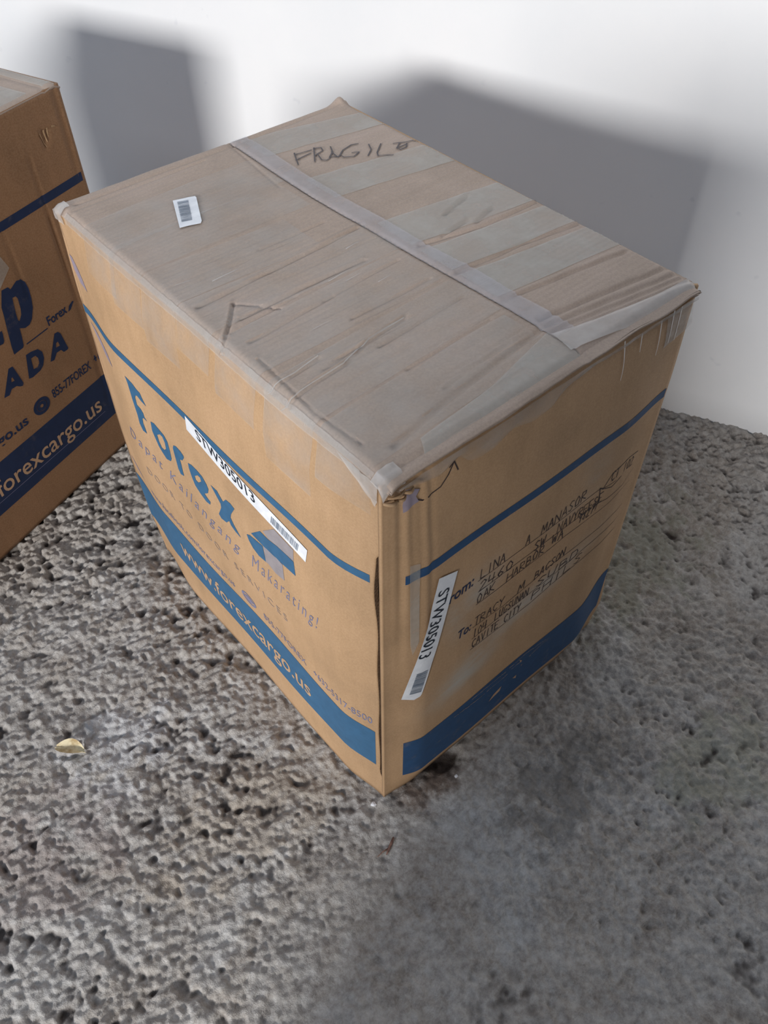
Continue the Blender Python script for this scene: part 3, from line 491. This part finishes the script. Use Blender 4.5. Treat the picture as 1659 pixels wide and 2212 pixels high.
shell('side_panel', panel_right(), TH, M['cb_right'], box)
V = []
for z in np.linspace(.05, .60, 180):
    y0 = .0020+.0092*float(sm((z-.045)/.03)*sm((.585-z)/.02))+.003*math.exp(-((z-.50)/.05)**2)+.0008*math.sin(z*40)-.0005
    x0 = float(left_face(np.array(y0), np.array(z))[0])
    for t in np.linspace(0, 1, 5): V.append((x0+.0002+.0052*t, y0+.0005*math.sin(z*900)*(.2 < t < .8), z))
t_ = mesh_from('board_edge', V, grid_faces(180, 5), M['board_edge'], box, False); t_['label'] = 'dark open corrugated edge at the front corner'
s1 = np.linspace(0, 1, 40)
def panel_far():      # x = DX side
    P = np.zeros((len(s1), len(zs), 3))
    for j, z in enumerate(zs):
        cx = float(lerp(CX, z)); y = s1*(DY+.006)
        P[:, j] = np.stack([DX+cx+(.007-cx)*s1+.012*np.sin(np.pi*s1)*math.sin(math.pi*z/H), y, np.full_like(y, z)], -1)
    return P
shell('side_panel', panel_far(), TH, M['cb'], box)
def panel_back():     # y = DY side
    P = np.zeros((len(s1), len(zs), 3))
    for j, z in enumerate(zs):
        ay = float(lerp(AY, z)); x = .0005+s1*(DX+.006)
        P[:, j] = np.stack([x, DY+ay+(.006-ay)*s1+.012*np.sin(np.pi*s1)*math.sin(math.pi*z/H), np.full_like(x, z)], -1)
    return P
shell('side_panel', panel_back(), TH, M['cb'], box, True)
g2 = np.stack(np.meshgrid(np.linspace(.004, DX, 8), np.linspace(.004, DY, 8), indexing='ij')+[np.full((8, 8), .006)], -1)
shell('bottom_panel', g2, .004, M['cb'], box)
def flap(side):
    yy = np.concatenate([np.linspace(-.0045, .012, 12)[:-1], np.linspace(.012, .075, 34)[:-1], np.linspace(.075, DY-.02, 400)[:-1], np.linspace(DY-.02, DY+.001, 12)])
    P = []
    for y in yy:
        sx = float(seam_x(y)); x = np.concatenate([np.linspace(-.0012, .012, 8)[:-1], np.linspace(.012, sx-.0006, 120)]) if side == 0 else np.linspace(sx+.0010, DX+.003, 76)
        P.append(np.stack([x, np.full_like(x, y), np.zeros_like(x)], -1))
    P = np.array(P); P[..., 2] = top_z(P[..., 0], P[..., 1])
    return P.transpose(1, 0, 2)
fl_ = shell('top_flap', flap(0), .0055, M['cb_top'], box); fl_['label'] = 'wide near flap of the box top, creased across'
fl_ = shell('top_flap', flap(1), .0055, M['cb_top'], box); fl_['label'] = 'narrow far flap with FRAGILE written on it'

# packing tape on the top
def tape(name, pa, pb, mat, off, nu_, nv_, surf=top_face):
    """strip between two polylines in surface coordinates"""
    def res(p, n):
        p = np.array(p, float); d = np.r_[0, np.cumsum(np.hypot(*np.diff(p, axis=0).T))]; t = np.linspace(0, d[-1], n)
        return np.stack([np.interp(t, d, p[:, 0]), np.interp(t, d, p[:, 1])], -1)
    a, b = res(pa, nu_), res(pb, nu_)
    q = a[:, None]+(b-a)[:, None]*np.linspace(0, 1, nv_)[None, :, None]
    P = surf(q[..., 0].ravel(), q[..., 1].ravel(), off).reshape(nu_, nv_, 3)
    V = P.reshape(-1, 3); return mesh_from(name, V, grid_faces(nu_, nv_), mat, box)
sy = np.linspace(.035, DY-.004, 9)
t_ = tape('packing_tape', [(float(seam_x(y))-.002, y) for y in sy], [(float(seam_x(y))+.0275+.002*math.sin(y*40), y) for y in sy], M['tape_white'], .0011, 160, 14)
t_['label'] = 'wrinkled clear tape along the seam of the flaps'
E_, S_ = D['tapeR_edge'], D['tapeR_seam']
for k in range(5):
    x1 = DX-.001
    lab = ['clear tape strip across the far flap above FRAGILE', 'clear tape strip across the far flap below FRAGILE', 'wide clear tape strip across the middle of the far flap', 'clear tape strip across the far flap, second from the right corner', 'clear tape strip across the far flap, nearest the right corner'][k]
    t_ = tape('packing_tape', [(.268, S_[2*k][1]), (x1, E_[2*k][1])], [(.268, S_[2*k+1][1]), (x1, E_[2*k+1][1])], M['tape'], .0007, 60, 26); t_['label'] = lab
# strips over the near flap that wrap down the left side
def wrap_left(s, y, off=0.):
    """s: distance from the top-left edge, positive on the top, negative down the side"""
    s = np.asarray(s, float); y = np.asarray(y, float)
    Pt = top_face(np.maximum(s, 0), y, off); Pl = left_face(y, H-.006+np.minimum(s, 0), off)
    w = sm((s+.006)/.012)[..., None]; P = Pt*w+Pl*(1-w)
    k = np.exp(-(s/.006)**2)*off; P[..., 0] -= k*.5; P[..., 2] += k*.5
    return P
for k, (ya, yb, drop, x1) in enumerate([(.470, .545, .050, .245), (.405, .474, .060, .235), (.33, .402, .075, .19), (.268, .333, .045, .255), (.188, .262, .060, .25), (.10, .175, .085, .255), (.018, .090, .05, .25)]):
    ss = np.concatenate([np.linspace(x1, .012, 60), np.linspace(.010, -.02, 16), np.linspace(-.022, -drop, 14)])
    yy = np.linspace(ya, yb, 16)
    S2, Y2 = np.meshgrid(ss, yy, indexing='ij')
    Y2 = Y2+.006*np.sin(S2*9+k)
    P = wrap_left(S2.ravel(), Y2.ravel(), .0006+.00012*(k % 2)).reshape(-1, 3)
    t_ = mesh_from('packing_tape', P, grid_faces(len(ss), 16), M['tape_thin'], box); t_['label'] = 'clear tape strip across the near flap, wrapped over the left edge'
# edge tape running along the left top edge
ss = np.linspace(.004, -.009, 22); yy = np.linspace(.012, DY-.03, 120); S2, Y2 = np.meshgrid(ss, yy, indexing='ij')
P = wrap_left(S2.ravel(), Y2.ravel(), .0010); P[:, 0] -= .0009*np.abs(vnoise(Y2.ravel(), S2.ravel()*2, .010, 61)); P[:, 2] += .0009*vnoise(Y2.ravel(), S2.ravel()*2, .007, 62)
t_ = mesh_from('packing_tape', P, grid_faces(22, 120), M['tape_edge'], box); t_['label'] = 'glossy clear tape folded over the long left edge'
# whitish tape on the crushed front edge
t_ = tape('packing_tape', [(.262, .042), (.36, .020), (.448, .010)], [(.255, .010), (.36, -.003), (.449, -.0035)], M['film_crease'], .0022, 60, 10); t_['label'] = 'whitened tape along the crushed right edge'
t_ = tape('packing_tape', [(.06, .016), (.16, .024), (.262, .046)], [(.05, -.002), (.16, -.002), (.262, .002)], M['tape'], .0010, 60, 10); t_['label'] = 'clear tape folded over the front right edge'
# loose film hanging from the right edge
fx = np.array([p[0] for p in D['filmlow']]); fz = np.array([p[1] for p in D['filmlow']])
xx = np.linspace(.010, .440, 110); low = np.minimum(np.interp(xx, fx, fz), .673)-.009*sm((xx-.01)/.03)*sm((.27-xx)/.05)-.004+.0035*np.sin(xx*90)*sm((.27-xx)/.05)+.002*vnoise(xx, xx*0, .012, 71)
V = []
for x, zl in zip(xx, low):
    for t in np.linspace(0, 1, 9):
        z = .6770*(1-t)+zl*t; yb = float(right_face(np.array(x), np.array(z))[1])
        y = (-.0118)*(1-t)+(min(yb, -.001)-.0060)*t-.003*math.sin(math.pi*t)-.0016*float(vnoise(np.array(x*1.), np.array(z), .014, 72))
        V.append((x, y, z))
t_ = mesh_from('loose_film', V, grid_faces(110, 9), M['film'], box); t_['label'] = 'torn clear film hanging below the right top edge'
# rolled front edge of the flaps, overhanging the right side
tl = np.linspace(0, 1, 16); xl = np.linspace(.0035, DX-.004, 150); P = np.zeros((150, 16, 3))
for i, x in enumerate(xl):
    wob = 1+.5*float(vnoise(np.array(x), np.array(.3), .05, 83)); thin = 1-.45*float(sm((x-.22)/.06))
    py = np.interp(tl, [0, .2, .45, .75, 1], [.004, -.0045, -.0095*wob, -.0090*wob, -.0035])
    pz = np.interp(tl, [0, .2, .45, .75, 1], [-.0015, -.0022, -.0045*thin, -.0085*thin*wob, -.0115*thin])
    zt = float(top_z(np.array(x), np.array(.006)))
    P[i, :, 0] = x; P[i, :, 1] = py+.0008*vnoise(np.full(16, x), tl*.05, .012, 84); P[i, :, 2] = zt+pz
t_ = shell('flap_edge', P, .003, M['cb_top'], box, True); t_['label'] = 'rolled edge of the top overhanging the right side'
# crumpled tape on the front corner, torn board beside it
f = Flat(); f.poly([(.062, .678), (.045, .668), (.022, .660), (.006, .648), (.003, .658), (.0025, .678)])
def crumple(y, z, off=0.):
    P = left_face(y, z, off); P[:, 0] -= .004*np.abs(vnoise(y, z, .009, 81))*sm((.05-y)/.03); return P
t_ = f.build('corner_tape', crumple, .0016, M['film_crease'], box, .004); t_['label'] = 'crumpled white tape folded over the front top corner'
V = []; nx_, ny_ = 16, 12
for i in range(nx_):
    for j in range(ny_):
        x = .0+.026*i/(nx_-1); y = -.0062+.017*j/(ny_-1)
        V.append((x-.003, y, H+.0015-.014*max(0, 1-j/4.5)**1.6-.008*max(0, 1-i/5)+.003*float(vnoise(np.array(x), np.array(y), .007, 82))))
t_ = mesh_from('corner_tape', V, grid_faces(nx_, ny_), M['film_crease'], box); t_['label'] = 'crumpled tape cap on the front top corner'
V = []
for i in range(14):
    for j in range(12):
        s_ = .012-.026*i/13; y = DY+.001-.024*j/11
        q = wrap_left(np.array([s_]), np.array([y]), .0014+.003*abs(float(vnoise(np.array(s_), np.array(y), .008, 85))))[0]; V.append(q)
t_ = mesh_from('corner_tape', V, grid_faces(14, 12), M['film_crease'], box); t_['label'] = 'crumpled white tape on the far left top corner'
V = []; F = []
for k, (x, z, l, r) in enumerate([(.006, .655, .018, .0026), (.018, .652, .014, .0020), (.026, .657, .016, .0024), (.012, .660, .020, .0018)]):
    b = len(V); tilt = rng.uniform(-.5, .2)
    for i in range(6):
        t = i/5; c = np.array([x+l*(t-.3)*math.cos(tilt), -.002-.004*math.sin(math.pi*t), z+l*(t-.3)*math.sin(tilt)*.5-.003*t])
        for q in range(6):
            a = q*math.pi/3; V.append(tuple(c+r*(1-.5*abs(2*t-1))*np.array([.2*math.cos(a), math.cos(a), math.sin(a)])))
    for i in range(5):
        for q in range(6): F.append((b+i*6+q, b+i*6+(q+1) % 6, b+(i+1)*6+(q+1) % 6, b+(i+1)*6+q))
    F.append(tuple(b+q for q in range(6))[::-1]); F.append(tuple(b+30+q for q in range(6)))
mesh_from('torn_edge', V, F, M['cb_torn'], box)

# --- print on the left side
OFF = .0004
def decal(name, fl, surf, mat, off=OFF, parent=None, label=None, cell=.012):
    o = fl.build(name, surf, off, mat, parent or box, cell)
    if label: o['label'] = label
    return o
f = Flat(); f.poly([(.019, .532), (.632, .532), (.632, .519), (.019, .519)]); decal('printed_stripe', f, left_face, M['ink'], label='thin blue stripe on the left side')
f = Flat(); f.poly([(.017, .187), (.646, .187), (.636, .086), (.017, .086)]); decal('printed_band', f, left_face, M['ink'], label='broad blue band on the left side')
f = Flat(); f.text('www.forexcargo.us', (.500, .118), (.145, .118), (0, 1), .037, bold=.012); decal('printed_lettering', f, left_face, M['kraft_print'], .0008, label='web address in bare kraft on the left blue band')
f = Flat(); f.poly(D['F']); f.poly(D['o'], [D['oh']]); f.poly(D['r']); f.poly(D['e'], [D['eh']]); f.poly(D['x'])
decal('printed_logo', f, left_face, M['ink'], label='big blue word mark with pointed letters on the left side')
f = Flat(); f.poly(D['b1']); f.poly(D['b2']); decal('printed_logo', f, left_face, M['ink'], label='blue faces of the open box emblem')
for q in ('b3', 'b4'):
    f = Flat(); f.poly(D[q]); decal('printed_logo', f, left_face, M['ink_grey'], label='grey face of the open box emblem')
f = Flat(); f.text('Dapat Kailangang', (.555, .350), (.262, .344), (0, 1), .024, shear=.4, spacing=1.35, bold=-.006); decal('printed_lettering', f, left_face, M['ink_text'], label='first word group of the slanted violet slogan'); f = Flat(); f.text('Makarating!', (.238, .345), (.094, .360), (0, 1), .029, shear=.4, spacing=1.35, bold=-.006)
decal('printed_lettering', f, left_face, M['ink_text'], label='last word of the slanted violet slogan')
f = Flat(); f.text('DOOR TO DOOR SERVICES', (.53, .287), (.172, .287), (0, 1), .016, spacing=1.5); decal('printed_lettering', f, left_face, M['ink_faint'], label='faint spaced capitals under the slogan')
f = Flat(); f.text('www.facebook.com/forexcargo.us', (.57, .205), (.322, .2035), (0, 1), .015); decal('printed_lettering', f, left_face, M['ink_text'], label='small web address line above the left band')
f = Flat(); f.text('855-77FOREX', (.248, .205), (.145, .207), (0, 1), .016); decal('printed_lettering', f, left_face, M['ink_text'], label='small phone number in letters and digits')
f = Flat(); f.text('+632-5317-8500', (.128, .207), (.021, .205), (0, 1), .017); decal('printed_lettering', f, left_face, M['ink_text'], label='small international phone number')
f = Flat(); f.ellipse((.285, .213), .018, .013, 22, .72); f.ellipse((.285, .213), .009, .007, 16)
f.ellipse((.285, .213), .013, .0035, 16, .6)
decal('printed_lettering', f, left_face, M['ink_text'], label='small globe sign between address and phone number')
for q in ([(.623, .612), (.615, .612), (.60, .590), (.59, .572), (.612, .574), (.622, .59)], [(.622, .508), (.60, .502), (.567, .488), (.555, .474), (.58, .476), (.61, .492)], [(.64, .235), (.625, .225), (.60, .205), (.625, .212)]):
    f = Flat(); f.poly(q); decal('ink_smudge', f, left_face, M['stamp'], label='faded violet stamp mark near the far left corner', cell=.006)

def sticker(name, outline, txt, bars, surf, label, thick=.0009):
    f = Flat(); f.poly(outline); st = f.build(name, surf, thick, M['paper'], box, .012); st['label'] = label
    if txt:
        (p0, p1, up, h, s) = txt; g = Flat(); g.text(s, p0, p1, up, h, bold=.004)
        g.build('label_lettering', surf, thick+.0004, M['black'], st)
    if bars is not None:
        a, b, c, d = [np.array(q) for q in bars]      # start edge a-b, end edge d-c
        g = Flat(); t = 0.
        while t < 1:
            w = rng.choice([.010, .016, .026]); t1 = min(1, t+w)
            g.poly([tuple(a+(d-a)*t), tuple(a+(d-a)*t1), tuple(b+(c-b)*t1), tuple(b+(c-b)*t)]); t = t1+rng.choice([.008, .014, .02])
        g.build('barcode', surf, thick+.0004, M['bar'], st)
    return st
L = D['stkL']
sticker('shipping_label', [L[0], L[1], L[2], L[3]], ((.3245, .5075), (.204, .4925), (.12, 1), .0165, 'STW305013'), [D['stkLbar'][0], D['stkLbar'][1], D['stkLbar'][2], D['stkLbar'][3]], left_face, 'long white sticker lettered STW305013 on the lit left side')

# --- print and writing on the right side
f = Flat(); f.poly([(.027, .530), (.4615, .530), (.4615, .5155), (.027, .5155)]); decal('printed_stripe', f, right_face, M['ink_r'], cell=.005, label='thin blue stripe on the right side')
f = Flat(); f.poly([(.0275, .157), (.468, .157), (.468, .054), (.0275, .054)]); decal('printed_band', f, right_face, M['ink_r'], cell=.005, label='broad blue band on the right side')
for s in D['bandtxt']:
    f = Flat(); a, b = np.array(s[0]), np.array(s[1]); n = int(np.hypot(*(b-a))/.0052)
    for k in range(n):
        p = a+(b-a)*(k+.1)/n; q = a+(b-a)*(k+.1+rng.uniform(.45, .8))/n
        f.stroke([p+(0, rng.uniform(-.001, .001)), q+(0, rng.uniform(-.001, .001))], rng.uniform(.0012, .003))
    decal('printed_lettering', f, right_face, M['kraft_dim'], .0008, label='row of tiny pale print on the right blue band')
for p in D['bandlogo']:
    f = Flat(); f.poly(p); decal('printed_logo', f, right_face, M['kraft_print'], .0008, label='bare kraft sliver of an emblem on the right blue band')
f = Flat(); f.text('From:', (.078, .431), (.1275, .432), (0, 1), .018, bold=.014, shear=.15); decal('printed_lettering', f, right_face, M['ink_dark'], label='printed word From')
f = Flat(); f.text('To:', (.107, .340), (.130, .3395), (0, 1), .018, bold=.014, shear=.15)
decal('printed_lettering', f, right_face, M['ink_dark'], label='printed word To')
for k, zb in (('R1', .432), ('R2', .4105), ('R3', .387), ('T1', .339), ('T2', .3135), ('T3', .290)):
    f = Flat(); p = D[k]; f.stroke([(q[0], q[1]*.6+zb*.4) for q in p], .0008)
    if k != 'R1': f.stroke([(p[-1][0], p[-1][1]*.6+zb*.4), (.437, zb-.003)], .0006)
    decal('address_rule', f, right_face, M['pen'])
for wd, (a, b) in D['words'].items():
    if wd in ('rom:', 'To:'): continue
    f = Flat(); write(f, wd, (a[0], a[1]-.001), (b[0], b[1]-.001), .0165, .0013); decal('handwriting', f, right_face, M['pen'], cell=.02)
f = Flat(); f.stroke([(.435, .440), (.41, .447), (.372, .447), (.357, .430), (.378, .419), (.40, .422)], .0012); f.stroke([(.357, .430), (.350, .436), (.354, .41), (.343, .402)], .0018)
decal('handwriting', f, right_face, M['pen'], label='pen loop around the last written words')
f = Flat(); f.stroke(D['arrow']+[D['arrowh'][2]], .0014); f.stroke([D['arrow'][-1], D['arrowh'][0]], .0014); decal('handwriting', f, right_face, M['pen'], label='curved pen arrow near the top of the right side')
f = Flat(); f.poly(D['smR']); decal('ink_smudge', f, right_face, M['stamp'], .0009, cell=.003, label='dark violet smudge near the front corner')
Rk = D['stkR']
sticker('shipping_label', Rk, ((.0702, .4715), (.0418, .3640), (1, -.30), .0175, 'STW305013'), [D['stkRbar'][0], D['stkRbar'][1], D['stkRbar'][2], D['stkRbar'][3]], right_face, 'long white sticker lettered STW305013 running down the right side', .0016)
f = Flat(); f.poly(D['filmR']); decal('packing_tape', f, right_face, M['film'], .001, label='clear tape patch at the far right corner', cell=.006)
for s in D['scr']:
    f = Flat(); f.stroke(s, .0018, .0009); decal('wrinkle_glint', f, right_face, M['glint'], .0015, label='painted glint on wrinkled tape at the far right corner')  # pale strokes paint the light caught by tape creases
f = Flat(); f.poly([(.031, .545), (.044, .540), (.0435, .40), (.036, .376), (.033, .40)]); decal('packing_tape', f, right_face, M['tape'], .0009, cell=.005, label='worn tape strip crossing the right stripe')

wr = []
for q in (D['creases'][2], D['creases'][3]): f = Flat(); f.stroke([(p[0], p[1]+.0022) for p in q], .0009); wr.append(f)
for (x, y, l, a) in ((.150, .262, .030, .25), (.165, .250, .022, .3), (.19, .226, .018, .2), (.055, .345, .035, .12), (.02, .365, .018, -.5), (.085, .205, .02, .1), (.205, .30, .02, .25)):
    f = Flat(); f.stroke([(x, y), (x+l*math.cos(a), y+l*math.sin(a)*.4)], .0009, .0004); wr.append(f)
for f in wr: decal('wrinkle_glint', f, top_face, M['film_crease'], .0016, label='fine painted glint along a tape wrinkle of the near flap', cell=.006)  # bright lines painted beside creases stand for light catching them
# --- top label and writing
sticker('barcode_label', D['stkT'], None, D['stkTbar'], top_face, 'small white barcode sticker on the near flap', .0018)
f = Flat()
for s in D['fragile']: f.stroke(s, .0019)
decal('handwriting', f, top_face, M['marker'], .0012, label='word FRAGILE in grey marker', cell=.006)

# ------------------------------------------------------------------ the second box on the left
box2 = thing('shipping_box', (float(LB[0]+E1[0]*LW/2+D1[0]*LD/2), float(LB[1]+E1[1]*LW/2+D1[1]*LD/2), 0), 'shade-toned cardboard cargo box cut off by the left edge, behind the big box', 'box', 'cargo boxes')
def lp(s, d, z): return np.stack([LB[0]+E1[0]*s+D1[0]*d+0*z, LB[1]+E1[1]*s+D1[1]*d+0*z, z+0*s+0*d], -1)
LC = D['lb_creases']
def lb_face(u, z, off=0.):         # u <= 0 runs to the left from the right-hand corner
    s = -np.asarray(u, float); z = np.asarray(z, float)
    d = -.0035*np.sin(np.pi*np.clip(s/LW, 0, 1))*np.sin(np.pi*z/H)
    for c in LC: d = d+.0012*np.exp(-(seg_dist(-s, z, c)/.0022)**2)
    d = d+.003*np.exp(-(seg_dist(-s, z, [(-.056, .627), (-.057, .612)])/.004)**2)+.002*np.exp(-(seg_dist(-s, z, [(-.047, .629), (-.048, .620)])/.003)**2)
    d = d+.0025*np.exp(-((s-.012)/.003)**2)*sm((z-.5)/.1)
    return lp(s, d-off, z)
def lb_panel(fn, n, flip, mat):
    U, Z = np.meshgrid(np.linspace(0, 1, n), np.linspace(0, H-.003, 90), indexing='ij'); return shell('side_panel', fn(U, Z), TH, mat, box2, flip)
lb_panel(lambda u, z: lb_face(-u*LW, z), 130, True, M['cb_shaded'])
lb_panel(lambda u, z: lp(0*u-.0015-.003*np.sin(np.pi*u)*np.sin(np.pi*z/H), .002+u*(LD-.002), z), 30, False, M['cb_shaded'])
lb_panel(lambda u, z: lp(LW+0*u, .002+u*(LD-.002), z), 12, True, M['cb_shaded'])
lb_panel(lambda u, z: lp(u*LW, LD+0*u, z), 20, False, M['cb_shaded'])
U, V_ = np.meshgrid(np.linspace(0, LW, 8), np.linspace(.003, LD, 6), indexing='ij'); shell('bottom_panel', lp(U, V_, np.full_like(U, .006)), .004, M['cb_shaded'], box2)
def lb_top(s, d, off=0.):
    z = H+.0012*vnoise(s, d, .1, 91)-.004*np.clip((.008-d)/.008, 0, 1)**2-.005*np.clip((.010-s)/.010, 0, 1)**2-.004*np.clip((d-LD+.008)/.008, 0, 1)**2
    z = z-.002*np.exp(-((s-.028)/.004)**2)-.0015*np.exp(-((d-LD/2)/.002)**2)
    return lp(s, d, z+off)
for (d0, d1, nm) in ((-.001, LD/2-.0006, 'near'), (LD/2+.0006, LD+.001, 'far')):
    U, V_ = np.meshgrid(np.linspace(-.002, LW+.001, 120), np.linspace(d0, d1, 50), indexing='ij')
    shell('top_flap', lb_top(U, V_), .005, M['cb_top'], box2, True)
for (s0, s1_, d0, d1) in ((.0, LW, LD/2-.025, LD/2+.025), (.055, .12, 0, LD), (.004, .024, 0, LD)):
    U, V_ = np.meshgrid(np.linspace(s0, s1_, 60), np.linspace(d0, d1, 30), indexing='ij')
    mesh_from('packing_tape', lb_top(U, V_, .0007).reshape(-1, 3), grid_faces(60, 30), M['tape'], box2)
def dec2(name, fl, mat, off=OFF, label=None):
    o = fl.build(name, lb_face, off, mat, box2, .004)
    if label: o['label'] = label
    return o
f = Flat(); f.poly([(-LW+.01, .545), (-.006, .545), (-.006, .5305), (-LW+.01, .5305)]); dec2('printed_stripe', f, M['ink_dark'])
f = Flat(); f.poly([(-LW+.01, .183), (-.006, .183), (-.006, .085), (-LW+.01, .085)]); dec2('printed_band', f, M['ink_dark'])
f = Flat(); f.text('www.forexcargo.us', (-.505, .119), (-.122, .117), (0, 1), .036, bold=.008); dec2('printed_lettering', f, M['kraft_print'], .0008, label='web address in bare kraft on the dark band')
f = Flat(); f.stroke([(-.50, .110), (-.118, .108)], .0009); dec2('printed_lettering', f, M['ink_text'], .0008, label='thin line under the web address')
f = Flat(); f.poly(D['lb_p'], [D['lb_ph']]); f.poly([tuple(p) for p in D['lb_q']]+[(-.275, .372), (-.275, .391)])
dec2('printed_logo', f, M['ink_dark'], label='large dark blue letter p and the stub before it')
f = Flat(); f.poly(D['lb_A1'], [D['lb_A1h']]); f.poly(D['lb_D'], [D['lb_Dh']]); f.poly(D['lb_A2'], [D['lb_A2h']]); dec2('printed_lettering', f, M['ink_dark'], label='large dark blue letters ADA')
f = Flat(); f.text('Forex', (-.170, .345), (-.124, .345), (0, 1), .017, bold=.02); f.poly([(-.122, .344), (-.116, .345), (-.104, .355), (-.107, .357), (-.117, .353)]); f.stroke([(-.223, .343), (-.175, .343)], .0022); dec2('printed_lettering', f, M['ink_dark'], label='small word mark after a tiny line of print')
f = Flat(); f.text('855-77FOREX', (-.214, .216), (-.115, .214), (0, 1), .018, bold=.015); dec2('printed_lettering', f, M['ink_dark'], label='small dark phone number')
f = Flat(); f.text('+632', (-.104, .2165), (-.064, .2165), (0, 1), .018, bold=.015); dec2('printed_lettering', f, M['ink_dark'], label='start of a second phone number')
f = Flat(); f.text('forexcargo.us', (-.46, .211), (-.279, .209), (0, 1), .020, bold=.02); dec2('printed_lettering', f, M['ink_dark'], label='small dark web address')
f = Flat(); f.ellipse((-.2425, .2205), .019, .0165, 24, .62); f.ellipse((-.2425, .2205), .011, .0095, 18, .35)
dec2('printed_lettering', f, M['ink_dark'], label='small dark globe sign')
f = Flat()
for s in ([(-.0625, .6285), (-.0565, .6076)], [(-.0535, .6305), (-.0525, .614)], [(-.046, .631), (-.047, .620)], [(-.036, .6305), (-.030, .629)]): f.stroke(s, .003, .0012)
dec2('torn_patch', f, M['cb_torn'], .0007, 'small torn gash near the upper right corner')
f = Flat(); f.poly([(-.20, .475), (-.235, .45), (-.275, .44), (-.275, .50), (-.21, .505)]); dec2('packing_tape', f, M['tape'], .0006)

# ------------------------------------------------------------------ litter on the floor
def floor_z(x, y):
    k = np.argmin((X_-x)**2+(Y_-y)**2); return float(Z_.ravel()[k])
mt, nt, bs = new_mat('dry_leaf'); nt.links.new(ramp(nt, noise(nt, mapping(nt), 90, 3), [(.35, (.42, .30, .14)), (.6, (.72, .62, .40))]), bs.inputs['Base Color']); bs.inputs['Roughness'].default_value = .7; M['leaf'] = mt
lx0, ly0 = (D['floor'][0][0]+D['floor'][1][0])/2, (D['floor'][0][1]+D['floor'][1][1])/2; lz = floor_z(lx0, ly0)
leaf = thing('dry_leaf', (lx0, ly0, lz+.001), 'small dry yellowish leaf fragment lying on the concrete at left', 'leaf')
dirv = np.array(D['floor'][1])-np.array(D['floor'][0]); ln = np.linalg.norm(dirv); dirv /= ln; nrm = np.array([-dirv[1], dirv[0]])
V = []; n = 9
for i in range(n):
    t = i/(n-1); w = .012*math.sin(math.pi*min(1, t*.9+.06))**.7
    for j in range(5):
        q = (j/4-.5)*2; p = np.array([lx0, ly0])+dirv*(t-.5)*ln*1.1+nrm*(q*w+.003*math.sin(3*t))
        V.append((p[0], p[1], lz+.004+.006*abs(q)**1.5*(.5+t)+.003*math.sin(4*t)))
me_ = mesh_from('leaf_blade', V, grid_faces(n, 5), M['leaf'], leaf)
V = [tuple(np.array([lx0, ly0])+dirv*(t-.5)*ln*1.2+nrm*s)+(lz+.0045+.003*math.sin(4*t)+zz,) for t in np.linspace(0, 1, 6) for s, zz in ((-.0006, 0), (0, .001), (.0006, 0))]
mesh_from('leaf_rib', V, grid_faces(6, 3), M['leaf'], leaf)
mt, nt, bs = new_mat('twig_bark'); nt.links.new(ramp(nt, noise(nt, mapping(nt), 200, 3), [(.35, (.13, .06, .045)), (.65, (.30, .17, .12))]), bs.inputs['Base Color']); bs.inputs['Roughness'].default_value = .8; M['twig'] = mt
def tube(pts, r, k=7):
    V = []; F = []; pts = [np.array(p, float) for p in pts]
    for i, p in enumerate(pts):
        d = pts[min(i+1, len(pts)-1)]-pts[max(i-1, 0)]; d /= np.linalg.norm(d); u = np.cross(d, [0, 0, 1]); u /= np.linalg.norm(u); v_ = np.cross(u, d)
        for q in range(k): V.append(p+r[i]*(math.cos(q*2*math.pi/k)*u+math.sin(q*2*math.pi/k)*v_))
    for i in range(len(pts)-1):
        for q in range(k): F.append((i*k+q, i*k+(q+1) % k, (i+1)*k+(q+1) % k, (i+1)*k+q))
    F.append(tuple(range(k))[::-1]); F.append(tuple((len(pts)-1)*k+q for q in range(k))); return V, F
a, b = np.array(D['floor'][3]), np.array(D['floor'][4])
tz = max(floor_z(*a), floor_z(*b), floor_z(*((a+b)/2)))+.0015
tw = thing('twig', (float((a+b)[0]/2), float((a+b)[1]/2), tz), 'short brown twig on the concrete below the front corner of the big box', 'twig')
V, F = tube([(*a, tz+.002), (*(a*.66+b*.34+(.001, 0)), tz+.0022), (*(a*.33+b*.67), tz+.001), (*b, tz)], [.0012, .0021, .0019, .0009]); mesh_from('twig_stem', V, F, M['twig'], tw)
V, F = tube([(*(a*.4+b*.6), tz+.001), (*(a*.2+b*.8+(-.006, .004)), tz+.0012), (*(b+(-.012, .006)), tz)], [.0011, .0009, .0005]); mesh_from('twig_side_shoot', V, F, M['twig'], tw)
mt, nt, bs = new_mat('white_crumb'); bs.inputs['Base Color'].default_value = (.8, .8, .82, 1); bs.inputs['Roughness'].default_value = .6; M['crumb'] = mt
def crumb(x, y, r, label, seed):
    bm = bmesh.new(); bmesh.ops.create_icosphere(bm, subdivisions=2, radius=r)
    rr = np.random.RandomState(seed)
    for v_ in bm.verts: v_.co *= rr.uniform(.75, 1.15); v_.co.z *= .65
    z = floor_z(x, y)
    for v_ in bm.verts: v_.co += Vector((x, y, z+r*.4))
    me = bpy.data.meshes.new('plaster_crumb'); bm.to_mesh(me); bm.free(); o = link_obj('plaster_crumb', me, M['crumb'], None, False)
    me.transform(Matrix.Translation((-x, -y, -z))); o.location = (x, y, z)
    o['label'] = label; o['category'] = 'crumb'; o['group'] = 'white crumbs on the floor'; return o
crumb(-.0175, .004, .0042, 'white plaster crumb at the foot of the front corner of the big box', 1)
crumb(.105, -.045, .0030, 'tiny white crumb on the dark patch right of the front corner', 2)
